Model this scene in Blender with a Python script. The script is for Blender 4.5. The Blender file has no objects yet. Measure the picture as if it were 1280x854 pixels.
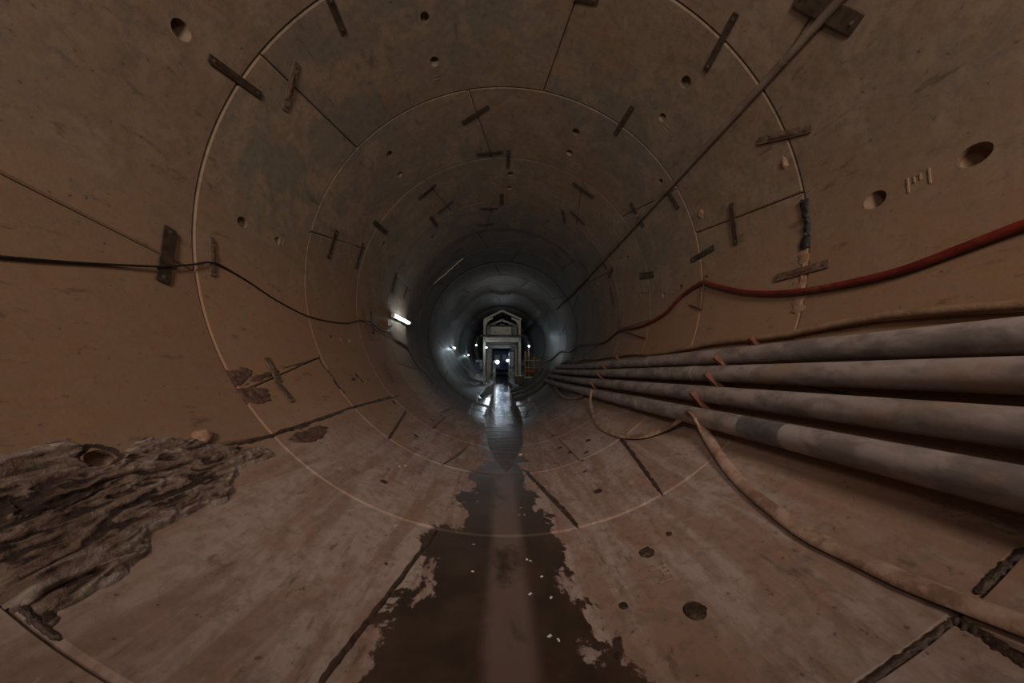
import bpy, bmesh, math, random
from mathutils import Vector, Matrix, noise
random.seed(7)
D = {'BLACK': [[-108.95, 1.422, 0.012], [-108.15, 1.603, 0.012], [-107.22, 1.775, 0.012], [-105.95, 1.99, 0.012], [-104.02, 2.303, 0.03],
           [-103.3, 2.402, 0.034], [-101.38, 2.615, 0.03], [-99.7, 2.777, 0.034], [-99.35, 2.923, 0.02], [-100.52, 3.223, 0.012],
           [-103.0, 3.667, 0.012], [-104.58, 4.264, 0.012], [-103.17, 5.156, 0.012], [-100.04, 5.793, 0.012], [-98.54, 6.315, 0.012]],
 'BOX': [-95.73, 7.369],
 'BRY': [3.159, 6.847],
 'CHIPS': [[153.4, 4.813], [156.74, 4.379], [159.3, 4.16], [160.85, 3.786], [160.6, 4.656], [162.07, 5.047], [161.35, 5.931], [158.64, 5.495],
           [-148.66, 6.253], [-149.74, 7.011], [-152.41, 5.877], [-148.99, 8.025], [-150.08, 4.884], [-123.75, 4.766], [-124.49, 4.992],
           [-124.32, 5.239], [-122.61, 4.931], [-132.71, 5.124], [-134.95, 5.548]],
 'CONDUIT': [61.51, 61.19, 64.24, 12.97],
 'CORD': [[-98.58, 6.307, 0.015], [-100.42, 6.607, 0.015], [-100.87, 6.96, 0.015], [-99.82, 7.331, 0.015], [-101.94, 7.448, 0.015],
          [-104.16, 7.974, 0.015], [-106.02, 8.445, 0.015], [-108.62, 8.626, 0.015], [-113.44, 8.743, 0.015], [-119.09, 8.991, 0.015],
          [-123.09, 9.357, 0.015], [-130.38, 9.294, 0.015]],
 'GASKET': [[86.04, 2.696], [88.66, 2.683], [91.22, 2.672], [93.75, 2.694], [95.96, 2.718]],
 'HOLES': [[-65.63, 2.194, 0.063], [-20.62, 3.188, 0.052], [-20.57, 3.692, 0.059], [46.95, 3.189, 0.061], [46.77, 3.692, 0.05],
           [-87.85, 3.161, 0.055], [-87.35, 3.664, 0.045], [-42.83, 4.7, 0.054], [-42.77, 5.206, 0.053], [24.23, 4.724, 0.062], [24.26, 5.211, 0.062],
           [1.97, 6.21, 0.064], [1.91, 6.713, 0.06], [92.58, 2.154, 0.065], [92.7, 1.655, 0.065], [-42.25, 7.765, 0.049], [-41.44, 8.227, 0.052],
           [-64.58, 6.225, 0.042], [-64.28, 6.727, 0.045], [24.23, 7.787, 0.054], [24.3, 8.248, 0.057], [57.8, 4.395, 0.035], [69.2, 6.262, 0.048],
           [91.77, 5.241, 0.053], [91.77, 4.73, 0.042], [86.67, 6.083, 0.038], [68.72, 8.235, 0.052], [-109.41, 4.684, 0.039], [-109.3, 5.201, 0.04],
           [-132.31, 2.154, 0.054], [-132.12, 1.633, 0.048], [161.48, 1.644, 0.053], [161.53, 2.154, 0.05], [157.16, 2.231, 0.021],
           [167.92, 1.805, 0.025], [170.67, 1.536, 0.018], [161.44, 3.211, 0.045], [-153.92, 3.152, 0.036], [-153.73, 3.626, 0.025],
           [-154.55, 3.714, 0.026]],
 'HOOK': [[92.26, 4.085], [101.99, 4.144], [99.01, 4.469]],
 'HOOK2': [[99.51, 7.124], [106.92, 5.723], [90.26, 7.133]],
 'HOOK3': [[-94.41, 5.924], [-99.85, 5.947]],
 'HOSE': [[125.24, 13.768, 0.1], [134.94, 11.884, 0.05], [141.15, 9.164, 0.03], [139.76, 7.884, 0.03], [136.6, 7.304, 0.06], [135.44, 6.357, 0.26],
          [140.62, 6.21, 0.1], [146.42, 5.157, 0.03], [146.75, 4.338, 0.03], [144.11, 3.817, 0.03], [139.93, 3.517, 0.05], [137.04, 3.229, 0.14],
          [136.76, 2.958, 0.265], [138.08, 2.864, 0.1], [141.99, 2.483, 0.04], [144.5, 2.143, 0.025], [145.68, 1.879, 0.025], [146.37, 1.661, 0.025],
          [146.17, 1.446, 0.025], [145.95, 1.283, 0.025], [145.41, 1.142, 0.025], [144.78, 0.987, 0.025], [144.22, 0.871, 0.025]],
 'JOINTS': {-1: [(-150, -152), (-100, -98), (-45, -48), (10, 12), (60, 58), (141.81, 146.83)],
            0: [(-162.52, -167.56), (-131.75, -135.03), (-96.12, -101.97), (55.86, 61.6), (128.04, 122.7)],
            1: [(-134.84, -132.96), (-125.51, -116.5), (-57.29, -51.0), (16.4, 10.96), (84.64, 78.3), (152.79, 147.22), (168.47, 174.72)],
            2: [(-161.95, -167.03), (-133.01, -132.34), (-79.72, -71.84), (-12.15, -5.76), (63.64, 54.9), (159.92, 160.25)],
            3: [(-151.73, -151.55), (-98.54, -103.48), (-34.79, -27.86), (32.79, 38.93), (99.22, 98.55), (136.61, 136.56)],
            4: [(-147.97, -149.95), (-116.05, -119.92), (-70.66, -72.65), (-5.94, -11.31), (68.46, 64.5), (129.44, 129.94)]},
 'LAMP2': [[-96.39, 17.016], [-104.47, 23.845]],
 'MARKS': [[92.74, 1.904], [-21.08, 3.905], [-86.97, 3.729], [49.33, 3.755], [-42.99, 4.942], [24.33, 4.973], [161.67, 1.928], [-109.62, 4.934],
           [91.98, 4.986]],
 'MORTAR': [[-57.75, 10.168], [-47.82, 10.42], [-38.57, 10.393], [-29.99, 10.243]],
 'PATCH': [[[-120.89, 2.672], [-119.68, 2.838], [-120.84, 2.968], [-123.44, 2.838], [-124.34, 2.711], [-124.45, 2.661]],
           [[-124.63, 2.671], [-124.17, 2.869], [-124.88, 3.008], [-128.19, 2.959], [-128.48, 2.788], [-127.8, 2.667]],
           [[-122.07, 2.878], [-120.61, 3.197], [-119.71, 3.486], [-122.71, 3.132], [-124.27, 2.796], [-124.36, 2.727]],
           [[-136.2, 2.715], [-135.57, 2.951], [-135.2, 3.267], [-136.59, 3.449], [-138.43, 3.245], [-138.97, 3.037], [-137.85, 2.812]]],
 'PIPEEND': 12.637,
 'PIPES': [113.78, 118.98, 123.72, 129.49, 135.55],
 'REBAR': [[-140.11, 5.62], [-146.03, 4.172]],
 'RED': [[103.75, 1.173, 0.04], [104.07, 1.436, 0.04], [105.01, 1.686, 0.04], [105.96, 1.981, 0.04], [105.6, 2.399, 0.04], [104.22, 2.846, 0.04],
         [101.07, 3.369, 0.04], [96.31, 3.89, 0.04], [93.98, 4.156, 0.04], [95.61, 4.681, 0.04], [99.47, 5.132, 0.04], [101.03, 6.028, 0.04],
         [99.63, 7.097, 0.04], [103.58, 8.131, 0.04], [101.94, 9.531, 0.04], [100.45, 10.755, 0.04], [104.36, 12.243, 0.04], [102.49, 14.355, 0.04],
         [109.46, 16.096, 0.04], [112.39, 17.451, 0.04]],
 'RY': [-3.4321, -1.9065, -0.3808, 1.1448, 2.6755, 4.2011, 5.7187, 7.2402, 8.7617, 10.2832, 11.8047, 13.3262, 14.8477, 16.3692, 17.8907, 19.4122,
        20.9337, 22.4552, 23.9767, 25.4982, 27.0197, 28.5412, 30.0627, 31.5842, 33.1057, 34.6272, 36.1487, 37.6702, 39.1917, 40.7132, 42.2347,
        43.7562],
 'SCRAPS': [[175.49, 4.985], [173.42, 3.8], [-172.74, 3.521], [-173.27, 3.298], [177.8, 3.175], [178.31, 3.025], [177.3, 3.019], [-173.85, 2.514],
            [178.04, 2.333], [177.55, 2.312], [-174.32, 2.194], [176.38, 2.139], [178.23, 1.989], [175.77, 1.946], [176.79, 1.685], [175.97, 1.657],
            [-161.17, 2.537]],
 'SEAMS': [([[168.56, 2.697], [169.41, 2.985], [170.8, 3.349], [172.79, 3.815], [174.48, 4.199]], 0.05),
           ([[152.61, 2.724], [151.47, 3.009], [149.84, 3.4], [147.58, 3.969], [147.14, 4.198]], 0.04),
           ([[-167.24, 2.595], [-166.12, 2.256], [-164.81, 1.841], [-163.79, 1.539], [-163.2, 1.359]], 0.035),
           ([[-134.83, 2.712], [-134.85, 2.5], [-134.56, 2.298], [-134.16, 2.105]], 0.04),
           ([[-134.52, 2.726], [-134.53, 3.038], [-134.14, 3.456], [-133.35, 3.933]], 0.045),
           ([[-133.06, 4.012], [-133.1, 4.51], [-133.06, 5.266], [-132.59, 6.131]], 0.03),
           ([[-116.72, 4.131], [-119.4, 4.144], [-122.42, 4.227], [-125.57, 4.217], [-128.39, 4.274]], 0.05),
           ([[-162.11, 4.205], [-164.38, 4.708], [-166.42, 5.343]], 0.03),
           ([[155.46, 1.139], [152.78, 1.145], [149.86, 1.143], [146.87, 1.139]], 0.02),
           ([[146.63, 1.144], [146.6, 1.098], [146.82, 1.033], [147.07, 0.968]], 0.04),
           ([[143.91, 1.148], [142.15, 1.15], [140.54, 1.145], [138.53, 1.133]], 0.024),
           ([[-138.84, 1.202], [-141.96, 1.169], [-144.29, 1.157], [-146.49, 1.154]], 0.02),
           ([[-117.03, 4.068], [-118.7, 3.74], [-120.16, 3.384]], 0.02)],
 'SMEAR': [[96.32, 2.734], [98.92, 2.713], [102.09, 2.723], [105.73, 2.712], [108.96, 2.718]],
 'SPALL': [[77.28, 2.775], [74.46, 4.004]],
 'SPILL': [[-129.57, 1.264], [-129.3, 1.38], [-129.64, 1.461], [-129.02, 1.546], [-130.04, 1.637], [-131.4, 1.734], [-130.45, 1.867],
           [-131.74, 2.102], [-134.22, 2.247], [-137.1, 2.565], [-139.25, 2.549], [-139.1, 2.183], [-142.47, 1.955], [-142.14, 1.733],
           [-142.14, 1.575], [-143.68, 1.502], [-144.95, 1.337], [-144.77, 1.209], [-145.98, 1.162], [-144.15, 1.152], [-141.46, 1.147],
           [-137.58, 1.132]],
 'STRAPS': [([-39.37, 2.668], [-39.7, 2.996], 0.07, 0, 1, 'steel strap pointing down from the top frame edge over the upper left ring joint'),
            ([-65.5, 2.391], [-62.74, 2.876], 0.065, 0, 1, 'dark steel strap slanting across the first full ring joint at upper left'),
            ([-51.99, 2.922], [-60.82, 3.131], 0.07, 1, 1, 'brown weathered steel strap just right of the dark slanting one at upper left'),
            ([14.69, 2.988], [20.23, 2.956], 0.07, 0, 1, 'short piece of dark steel strap at the very top edge of the vault'),
            ([48.16, 2.453], [49.44, 2.952], 0.065, 0, 1, 'long steel strap slanting over the big ring joint in the upper right vault'),
            ([55.5, 2.11], [66.36, 1.953], 0.125, 0, 1, 'broad black steel plate behind the grey conduit in the top right corner'),
            ([69.49, 2.917], [74.82, 2.456], 0.07, 1, 1, 'pale brown steel strap lying almost level over the right side of the big ring joint'),
            ([37.9, 3.832], [36.81, 4.372], 0.07, 0, 1, 'steel strap crossing the second ring joint in the upper right vault'),
            ([-6.21, 4.511], [-15.61, 4.759], 0.07, 0, 1, 'dark steel strap slanting up to the right on the crown, under the second ring joint'),
            ([-11.85, 5.545], [-1.32, 5.539], 0.07, 0, 1, 'level dark steel strap on the crown just above the third ring joint'),
            ([0.88, 5.493], [0.81, 6.002], 0.07, 0, 0, 'upright steel strap bridging the third ring joint at the crown'),
            ([-95.99, 2.475], [-106.05, 2.376], 0.095, 0, 1, 'wide dark steel strap on the left wall where the black cable passes over it'),
            ([-94.29, 2.834], [-101.97, 2.821], 0.05, 1, 1, 'narrow rusty steel strap on the left wall with the black cable hooked on it'),
            ([-73.99, 4.717], [-83.8, 4.686], 0.07, 0, 1, 'dark strap on the left wall crossing a short joint inside the second ring joint'),
            ([-70.87, 5.527], [-80.71, 5.548], 0.07, 0, 1, 'dark strap on the left wall at the inner end of the short slanting joint'),
            ([-61.7, 5.506], [-60.51, 6.105], 0.085, 0, 0, 'stubby dark strap slanting down right across the third ring joint on the left'),
            ([-31.11, 6.007], [-40.57, 6.092], 0.08, 0, 0, 'strap slanting up right on the upper left vault, at the start of a fine joint'),
            ([-26.08, 6.822], [-35.04, 6.967], 0.07, 0, 0, 'thin faded strap at the far end of the fine joint in the upper left vault'),
            ([-38.95, 6.905], [-37.74, 7.494], 0.09, 0, 0, 'stubby strap slanting down right below the fine joint in the upper left vault'),
            ([-1.88, 6.923], [-1.85, 7.451], 0.09, 0, 0, 'short upright strap at the crown over the fourth ring joint'),
            ([-13.31, 7.492], [-3.98, 7.599], 0.07, 0, 0, 'thin level strap on the crown beneath the fourth ring joint'),
            ([-16.41, 8.326], [-6.04, 8.411], 0.07, 0, 0, 'thin level strap deeper on the crown, at the end of the short crown joint'),
            ([-19.64, 8.735], [-10.58, 8.702], 0.06, 0, 0, 'faint dark strap deepest on the crown over the fifth ring joint'),
            ([29.5, 5.916], [40.23, 5.925], 0.08, 0, 1, 'dark strap slanting down right in the upper right vault by the third ring joint'),
            ([29.47, 6.981], [33.09, 7.431], 0.09, 0, 0, 'short nearly upright strap in the upper right vault, left of a fine joint'),
            ([33.3, 6.836], [42.73, 6.927], 0.07, 0, 0, 'thin strap slanting down right at the far end of the upper right fine joint'),
            ([60.95, 4.37], [68.5, 4.347], 0.08, 0, 0, 'dark strap just under the grey conduit beside the second ring joint'),
            ([54.27, 5.253], [58.57, 5.295], 0.09, 0, 0, 'small dark strap crossing a short joint left of the grey conduit'),
            ([59.89, 5.306], [64.36, 5.317], 0.1, 0, 0, 'small dark strap tucked under the grey conduit at the third ring joint'),
            ([77.35, 3.477], [87.82, 3.53], 0.07, 0, 1, 'upright dark steel strap on the right wall crossing the slanting joint'),
            ([85.31, 4.398], [85.32, 3.892], 0.075, 0, 1, 'short dark strap rising to the right on the right wall above the red hose'),
            ([99.99, 3.001], [100.66, 2.47], 0.075, 1, 1, 'mud coated steel strap on the right wall below the torn black gasket'),
            ([59.73, 7.445], [65.91, 7.39], 0.09, 0, 0, 'small dark strap where the conduit passes the fourth ring joint'),
            ([67.99, 7.064], [70.1, 7.508], 0.09, 0, 0, 'small dark strap leaning left, just right of the conduit at the fourth ring joint'),
            ([79.48, 6.006], [82.23, 5.5], 0.12, 0, 0, 'stubby level black strap on the right wall between two ring joints'),
            ([75.15, 7.561], [85.33, 7.607], 0.07, 0, 0, 'slim nearly upright strap on the right wall above the bend of the red hose'),
            ([30.44, 9.183], [40.01, 9.348], 0.07, 0, 0, 'thin strap slanting down right high on the distant right vault'),
            ([39.67, 9.976], [45.9, 10.017], 0.07, 0, 0, 'smallest slanting strap below another on the distant right vault'),
            ([51.81, 8.555], [58.07, 8.448], 0.09, 0, 0, 'faint strap left of the conduit on the distant right vault'),
            ([-70.09, 7.316], [-80.53, 7.409], 0.09, 0, 0, 'dark leaning strap on the left wall above the bright tube lamp'),
            ([-71.76, 8.314], [-78.64, 8.275], 0.09, 0, 0, 'short leaning strap on the left wall just right of and above the tube lamp'),
            ([-49.19, 9.05], [-57.56, 9.202], 0.09, 0, 0, 'dark strap leaning right on the distant upper left vault'),
            ([-29.0, 9.431], [-37.67, 9.455], 0.08, 0, 0, 'dark strap at the upper end of the pale mortar line on the distant left vault'),
            ([-54.36, 10.046], [-61.17, 9.926], 0.1, 0, 0, 'dark strap at the lower end of the pale mortar line on the distant left vault'),
            ([-94.09, 6.31], [-104.04, 6.333], 0.08, 0, 0, 'dark upright strap on the left wall where the black cable ends'),
            ([-116.97, 6.371], [-126.33, 6.282], 0.09, 1, 0, 'muddy strap leaning left on the lower left wall beneath the tube lamp'),
            ([-117.91, 3.183], [-123.68, 3.183], 0.085, 1, 1, 'mud caked strap across the patched joint at lower left'),
            ([-123.65, 3.14], [-128.74, 3.185], 0.08, 1, 1, 'mud caked strap below the patched joint at lower left'),
            ([-103.42, 7.701], [-106.12, 8.671], 0.07, 0, 0, 'thin dark strap under the tube lamp along the ring joint')],
 'TUBES': [-91.15, 7.513, 8.762]}
F=390.0; PITCH=0.09915455792311328; YAW=-0.03565777576747687; CX=-0.09334622730969346; CZ=1.319685093889613
R = 2.75
col = bpy.context.scene.collection
sin, cos, rad = math.sin, math.cos, math.radians

def zo(y):
    # the drive climbs gently beyond the first few rings
    if y < 7: return 0.0
    if y < 22: return .002*(y-7)**2
    return .45+.06*(y-22)
def P(th, y, off=0.0):
    t = rad(th); r = R-off
    return Vector((r*sin(t), y, R+zo(y)+r*cos(t)))
def N(th):
    t = rad(th); return Vector((-sin(t), 0, -cos(t)))

# ------------------------------------------------------------ materials
def new_mat(name):
    m = bpy.data.materials.new(name); m.use_nodes = True
    nt = m.node_tree; nt.nodes.clear()
    return m, nt
class NB:
    def __init__(s, nt): s.nt = nt; s.n = nt.nodes; s.l = nt.links
    def node(s, t, **k):
        n = s.n.new(t)
        for a, b in k.items(): setattr(n, a, b)
        return n
    def _in(s, sock, v):
        if isinstance(v, bpy.types.NodeSocket): s.l.new(v, sock)
        elif v is not None:
            if hasattr(sock.default_value, '__len__') and not hasattr(v, '__len__'): v = (v, v, v, 1)[:len(sock.default_value)]
            if hasattr(v, '__len__') and len(v) == 3 and len(sock.default_value) == 4: v = (*v, 1)
            sock.default_value = v
    def math(s, op, a, b=None, c=None, clamp=False):
        n = s.node('ShaderNodeMath', operation=op, use_clamp=clamp)
        for i, v in enumerate((a, b, c)):
            if v is not None: s._in(n.inputs[i], v)
        return n.outputs[0]
    def noise(s, vec, scale, detail=5, rough=.55, dist=0):
        n = s.node('ShaderNodeTexNoise'); s.l.new(vec, n.inputs['Vector'])
        n.inputs['Scale'].default_value = scale; n.inputs['Detail'].default_value = detail
        n.inputs['Roughness'].default_value = rough; n.inputs['Distortion'].default_value = dist
        return n.outputs['Fac']
    def ramp(s, v, a, b, lo=0., hi=1.):
        n = s.node('ShaderNodeMapRange', interpolation_type='SMOOTHSTEP')
        s._in(n.inputs[0], v); 
        for i, q in enumerate((a, b, lo, hi)): s._in(n.inputs[i+1], q)
        return n.outputs[0]
    def mix(s, f, a, b, mode='MIX'):
        n = s.node('ShaderNodeMix', data_type='RGBA', blend_type=mode)
        s._in(n.inputs[0], f); s._in(n.inputs[6], a); s._in(n.inputs[7], b)
        return n.outputs[2]
    def vmul(s, v, k):
        n = s.node('ShaderNodeVectorMath', operation='MULTIPLY'); s.l.new(v, n.inputs[0]); n.inputs[1].default_value = k
        return n.outputs[0]
    def bump(s, h, strength, dist=.01, normal=None):
        n = s.node('ShaderNodeBump'); n.inputs['Strength'].default_value = strength; n.inputs['Distance'].default_value = dist
        s.l.new(h, n.inputs['Height'])
        if normal: s.l.new(normal, n.inputs['Normal'])
        return n.outputs[0]
    def finish(s, color, rough=.8, metal=0., normal=None, spec=.5, emis=None, es=0):
        b = s.node('ShaderNodeBsdfPrincipled'); o = s.node('ShaderNodeOutputMaterial')
        s._in(b.inputs['Base Color'], color); s._in(b.inputs['Roughness'], rough); s._in(b.inputs['Metallic'], metal)
        s._in(b.inputs['Specular IOR Level'], spec)
        if normal: s.l.new(normal, b.inputs['Normal'])
        if emis: b.inputs['Emission Color'].default_value = (*emis, 1); b.inputs['Emission Strength'].default_value = es
        s.l.new(b.outputs[0], o.inputs[0])

def lining_material():
    m, nt = new_mat('tunnel_concrete'); s = NB(nt)
    pos = s.node('ShaderNodeNewGeometry').outputs['Position']
    sep = s.node('ShaderNodeSeparateXYZ'); s.l.new(pos, sep.inputs[0])
    X, Y, Z = sep.outputs
    rnd = s.node('ShaderNodeObjectInfo').outputs['Random']
    big = s.noise(pos, .55, 4, .6); mid = s.noise(pos, 2.2, 6, .62, .3); fine = s.noise(pos, 14, 5, .65)
    streak = s.noise(s.vmul(pos, (1.2, 5.5, .8)), 1.6, 5, .6, .4)
    along = s.noise(s.vmul(pos, (4.5, .7, 4.5)), 1.3, 5, .65, .5)
    c = s.mix(s.ramp(big, .40, .58), (.240, .165, .112), (.185, .160, .125))
    c = s.mix(s.ramp(mid, .46, .60), c, (.275, .198, .14))
    c = s.mix(s.math('MULTIPLY', s.ramp(s.noise(pos, 5.5, 7, .7, .8), .50, .64), .45), c, (.15, .115, .085))
    c = s.mix(s.math('MULTIPLY', s.ramp(streak, .52, .72), .35), c, (.15, .12, .095))
    # ochre dust on the lower walls
    dz = s.math('ADD', Z, s.math('MULTIPLY', s.math('SUBTRACT', mid, .5), 1.6))
    dust = s.math('MULTIPLY', s.ramp(dz, 3.3, 1.9), s.ramp(Y, 9.5, 5.5, .12, 1.))
    c = s.mix(s.math('MULTIPLY', dust, .75), c, s.mix(s.ramp(fine, .4, .6), (.295, .155, .082), (.345, .20, .115)))
    # blotches of rust-coloured dust
    c = s.mix(s.math('MULTIPLY', s.ramp(s.noise(pos, 3.3, 3, .5), .62, .75), .4), c, (.27, .145, .075))
    # pinkish-grey trodden invert
    fz = s.math('ADD', Z, s.math('MULTIPLY', s.math('SUBTRACT', big, .5), 1.2))
    inv = s.ramp(fz, 1.15, .35)
    fc = s.mix(s.ramp(along, .40, .60), (.30, .195, .160), (.42, .33, .30))
    fc = s.mix(s.math('MULTIPLY', s.ramp(s.noise(s.vmul(pos, (4, 1.6, 4)), 2.2, 8, .72, .5), .58, .70), .6), fc, (.50, .44, .41))
    fc = s.mix(s.math('MULTIPLY', s.ramp(mid, .50, .62), .55), fc, (.29, .165, .12))
    fc = s.mix(s.math('MULTIPLY', s.ramp(s.noise(pos, 9, 6, .7), .56, .66), .45), fc, (.17, .11, .09))
    c = s.mix(s.math('MULTIPLY', inv, .9), c, fc)
    # dark scuffs
    c = s.mix(s.math('MULTIPLY', s.ramp(s.noise(s.vmul(pos, (3, 1, 3)), 3.1, 7, .7, .2), .58, .68), .6), c, (.085, .055, .042))
    c = s.mix(s.math('MULTIPLY', s.ramp(fine, .45, .62), .3), c, (.13, .095, .072))
    c = s.mix(s.math('MULTIPLY', s.ramp(s.noise(pos, 28, 3, .5), .68, .74), .6), c, (.06, .04, .03))
    c = s.mix(.5, c, s.math('ADD', .9, s.math('MULTIPLY', rnd, .2)), 'MULTIPLY') if False else c
    hs = s.node('ShaderNodeHueSaturation'); s.l.new(c, hs.inputs['Color'])
    s.l.new(s.math('ADD', .9, s.math('MULTIPLY', rnd, .18)), hs.inputs['Value']); c = hs.outputs[0]
    # wet strip along the invert
    en = s.noise(s.vmul(pos, (1, .75, 1)), 3.2, 7, .66, .35)
    en2 = s.noise(pos, 1.1, 3, .5)
    ax = s.math('ABSOLUTE', s.math('ADD', X, s.ramp(Y, 1.3, 4.2, .15, .05)))
    half = s.math('ADD', s.ramp(Y, 1.2, 4.4, .56, .28), s.ramp(Y, 5, 11, 0, .28))
    e = s.math('SUBTRACT', ax, half)
    e = s.math('ADD', e, s.math('MULTIPLY', s.math('SUBTRACT', .5, en), 1.15))
    e = s.math('ADD', e, s.math('MULTIPLY', s.math('SUBTRACT', .5, en2), .5))
    wet = s.math('MULTIPLY', s.ramp(e, .035, -.01), s.ramp(Z, .5, .3) )
    wetfar = s.math('MAXIMUM', wet, s.math('MULTIPLY', s.ramp(s.math('SUBTRACT', Z, s.math('MULTIPLY', s.math('MAXIMUM', s.math('SUBTRACT', Y, 7.), 0.), .03)), .12, .06), s.ramp(Y, 6.5, 9.)))
    c = s.mix(wetfar, c, s.mix(s.ramp(mid, .35, .7), (.050, .031, .022), (.085, .055, .041)))
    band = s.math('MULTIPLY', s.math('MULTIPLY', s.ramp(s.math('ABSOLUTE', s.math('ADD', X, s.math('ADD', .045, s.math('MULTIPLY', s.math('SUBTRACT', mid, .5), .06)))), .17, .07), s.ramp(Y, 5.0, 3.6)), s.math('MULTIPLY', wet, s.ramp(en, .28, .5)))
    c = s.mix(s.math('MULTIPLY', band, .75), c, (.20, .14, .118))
    # far rings: damp grey, with the dimness of the far drive put into the colour
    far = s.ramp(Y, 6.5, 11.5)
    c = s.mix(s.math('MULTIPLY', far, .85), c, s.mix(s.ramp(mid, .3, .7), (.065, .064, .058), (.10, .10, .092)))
    rough = s.math('ADD', s.math('MULTIPLY', wetfar, -.47), .80)
    rough = s.math('SUBTRACT', rough, s.math('ADD', s.math('MULTIPLY', far, .15), s.ramp(Y, 11.5, 14., 0., .22)), None, True)
    h = s.math('ADD', s.math('MULTIPLY', s.noise(pos, 45, 6, .7), .35), s.math('MULTIPLY', mid, .9))
    h = s.math('MULTIPLY', h, s.math('SUBTRACT', 1, s.math('MULTIPLY', wetfar, .6)))
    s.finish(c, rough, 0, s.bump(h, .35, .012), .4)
    return m

def simple(name, c1, c2, scale=6, rough=.75, metal=0, bump=.3, bd=.004, stretch=(1, 1, 1), lo=.35, hi=.65, spec=.5, c3=None, t3=(.58, .7)):
    m, nt = new_mat(name); s = NB(nt)
    co = s.node('ShaderNodeNewGeometry').outputs['Position']
    v = s.vmul(co, stretch)
    n1 = s.noise(v, scale, 6, .62, .2); n2 = s.noise(v, scale*5, 4, .6)
    c = s.mix(s.ramp(n1, lo, hi), c1, c2)
    if c3: c = s.mix(s.ramp(s.noise(v, scale*.6, 5, .6), *t3), c, c3)
    s.finish(c, rough, metal, s.bump(s.math('ADD', n1, s.math('MULTIPLY', n2, .4)), bump, bd), spec)
    return m
def glow(name, c, e):
    m, nt = new_mat(name); s = NB(nt); s.finish((.8, .8, .8), .4, 0, None, .5, c, e); return m

M = {}
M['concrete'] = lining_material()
M['steel'] = simple('dark_strap_steel', (.038, .024, .016), (.085, .054, .036), 12, .6, .2)
M['steel_rust'] = simple('muddy_strap_steel', (.11, .065, .04), (.20, .135, .09), 14, .8, .1)
M['bolt'] = simple('bolt_steel', (.12, .10, .085), (.20, .17, .14), 30, .5, .6)
M['pipe'] = simple('dusty_grey_pipe', (.175, .145, .138), (.33, .275, .262), 7, .7, 0, .5, .006, (1, .6, 1), .36, .62, .35, (.28, .20, .145), (.52, .70))
M['pipe_band'] = simple('dark_pipe_band', (.085, .075, .08), (.17, .15, .15), 7, .6)
M['top_pipe'] = simple('mud_coated_pipe', (.20, .115, .062), (.30, .185, .11), 5, .85, 0, .8, .012)
M['bracket'] = simple('red_oxide_steel', (.16, .055, .036), (.25, .11, .075), 12, .7, .1)
M['red'] = simple('red_rubber_hose', (.10, .009, .007), (.19, .020, .013), 5, .45, 0, .15, .002, (1, 1, 1), .35, .65, .5, (.20, .06, .03))
M['black'] = simple('black_cable_rubber', (.010, .009, .008), (.022, .018, .015), 8, .5)
M['hose'] = simple('muddy_flat_hose', (.30, .19, .135), (.42, .29, .22), 8, .85, 0, .6, .010, (1, 1, 1), .4, .6, .3, (.22, .13, .09), (.52, .62))
M['conduit'] = simple('grey_conduit', (.15, .115, .085), (.22, .175, .135), 4, .85, 0, .2, .003, (1, 1, 1), .35, .65, .15)
M['mud'] = simple('wet_mud', (.034, .019, .013), (.085, .050, .035), 16, .5, 0, .9, .012)
M['patch'] = simple('brown_patch_mortar', (.075, .035, .025), (.15, .085, .06), 12, .8, 0, .9, .012)
M['mortar'] = simple('pale_mortar', (.5, .42, .33), (.7, .62, .52), 20, .9, 0, .8, .008)
M['spall'] = simple('orange_mortar', (.25, .14, .085), (.34, .21, .14), 14, .9, 0, .9, .01)
M['gasket'] = simple('torn_black_rubber', (.006, .006, .007), (.018, .017, .016), 18, .5, 0, .9, .01)
M['paper'] = simple('white_scrap', (.70, .66, .60), (.85, .82, .78), 30, .8)
M['frame'] = simple('white_painted_steel', (.46, .45, .40), (.62, .60, .54), 4, .55, 0, .2)
M['dark_steel'] = simple('dark_machine_steel', (.03, .028, .027), (.06, .055, .05), 6, .5, .4)
M['blue'] = simple('blue_machine_paint', (.03, .05, .16), (.05, .08, .24), 5, .45)
M['ochre'] = simple('ochre_machine_paint', (.30, .17, .06), (.22, .10, .04), 6, .6)
M['cab'] = simple('grey_cabinet_paint', (.55, .55, .52), (.68, .68, .64), 5, .5)
M['plastic'] = simple('pale_grey_plastic', (.55, .54, .50), (.66, .65, .60), 9, .5)
M['tube'] = glow('lit_lamp_tube', (.86, .95, 1.0), 14)
M['led'] = glow('lit_floodlight_glass', (.86, .93, 1.0), 10)
M['led2'] = glow('lit_small_lamp_glass', (.86, .95, 1.0), 9)
def water_mat():
    m, nt = new_mat('shallow_water'); s = NB(nt)
    pos = s.node('ShaderNodeNewGeometry').outputs['Position']
    sep = s.node('ShaderNodeSeparateXYZ'); s.l.new(pos, sep.inputs[0])
    n = s.noise(s.vmul(pos, (.6, 2.2, 1)), 3.0, 3, .5); n2 = s.noise(pos, 9, 4, .6)
    near = s.ramp(sep.outputs[1], 9.5, 5.5)
    c = s.mix(near, (.010, .010, .010), s.mix(s.ramp(n2, .3, .7), (.050, .033, .026), (.085, .058, .046)))
    s.finish(c, s.math('ADD', s.math('MULTIPLY', near, .34), .11), 0, s.bump(s.math('ADD', n, s.math('MULTIPLY', n2, .35)), .8, .03), .45)
    return m
M['water'] = water_mat()
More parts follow.
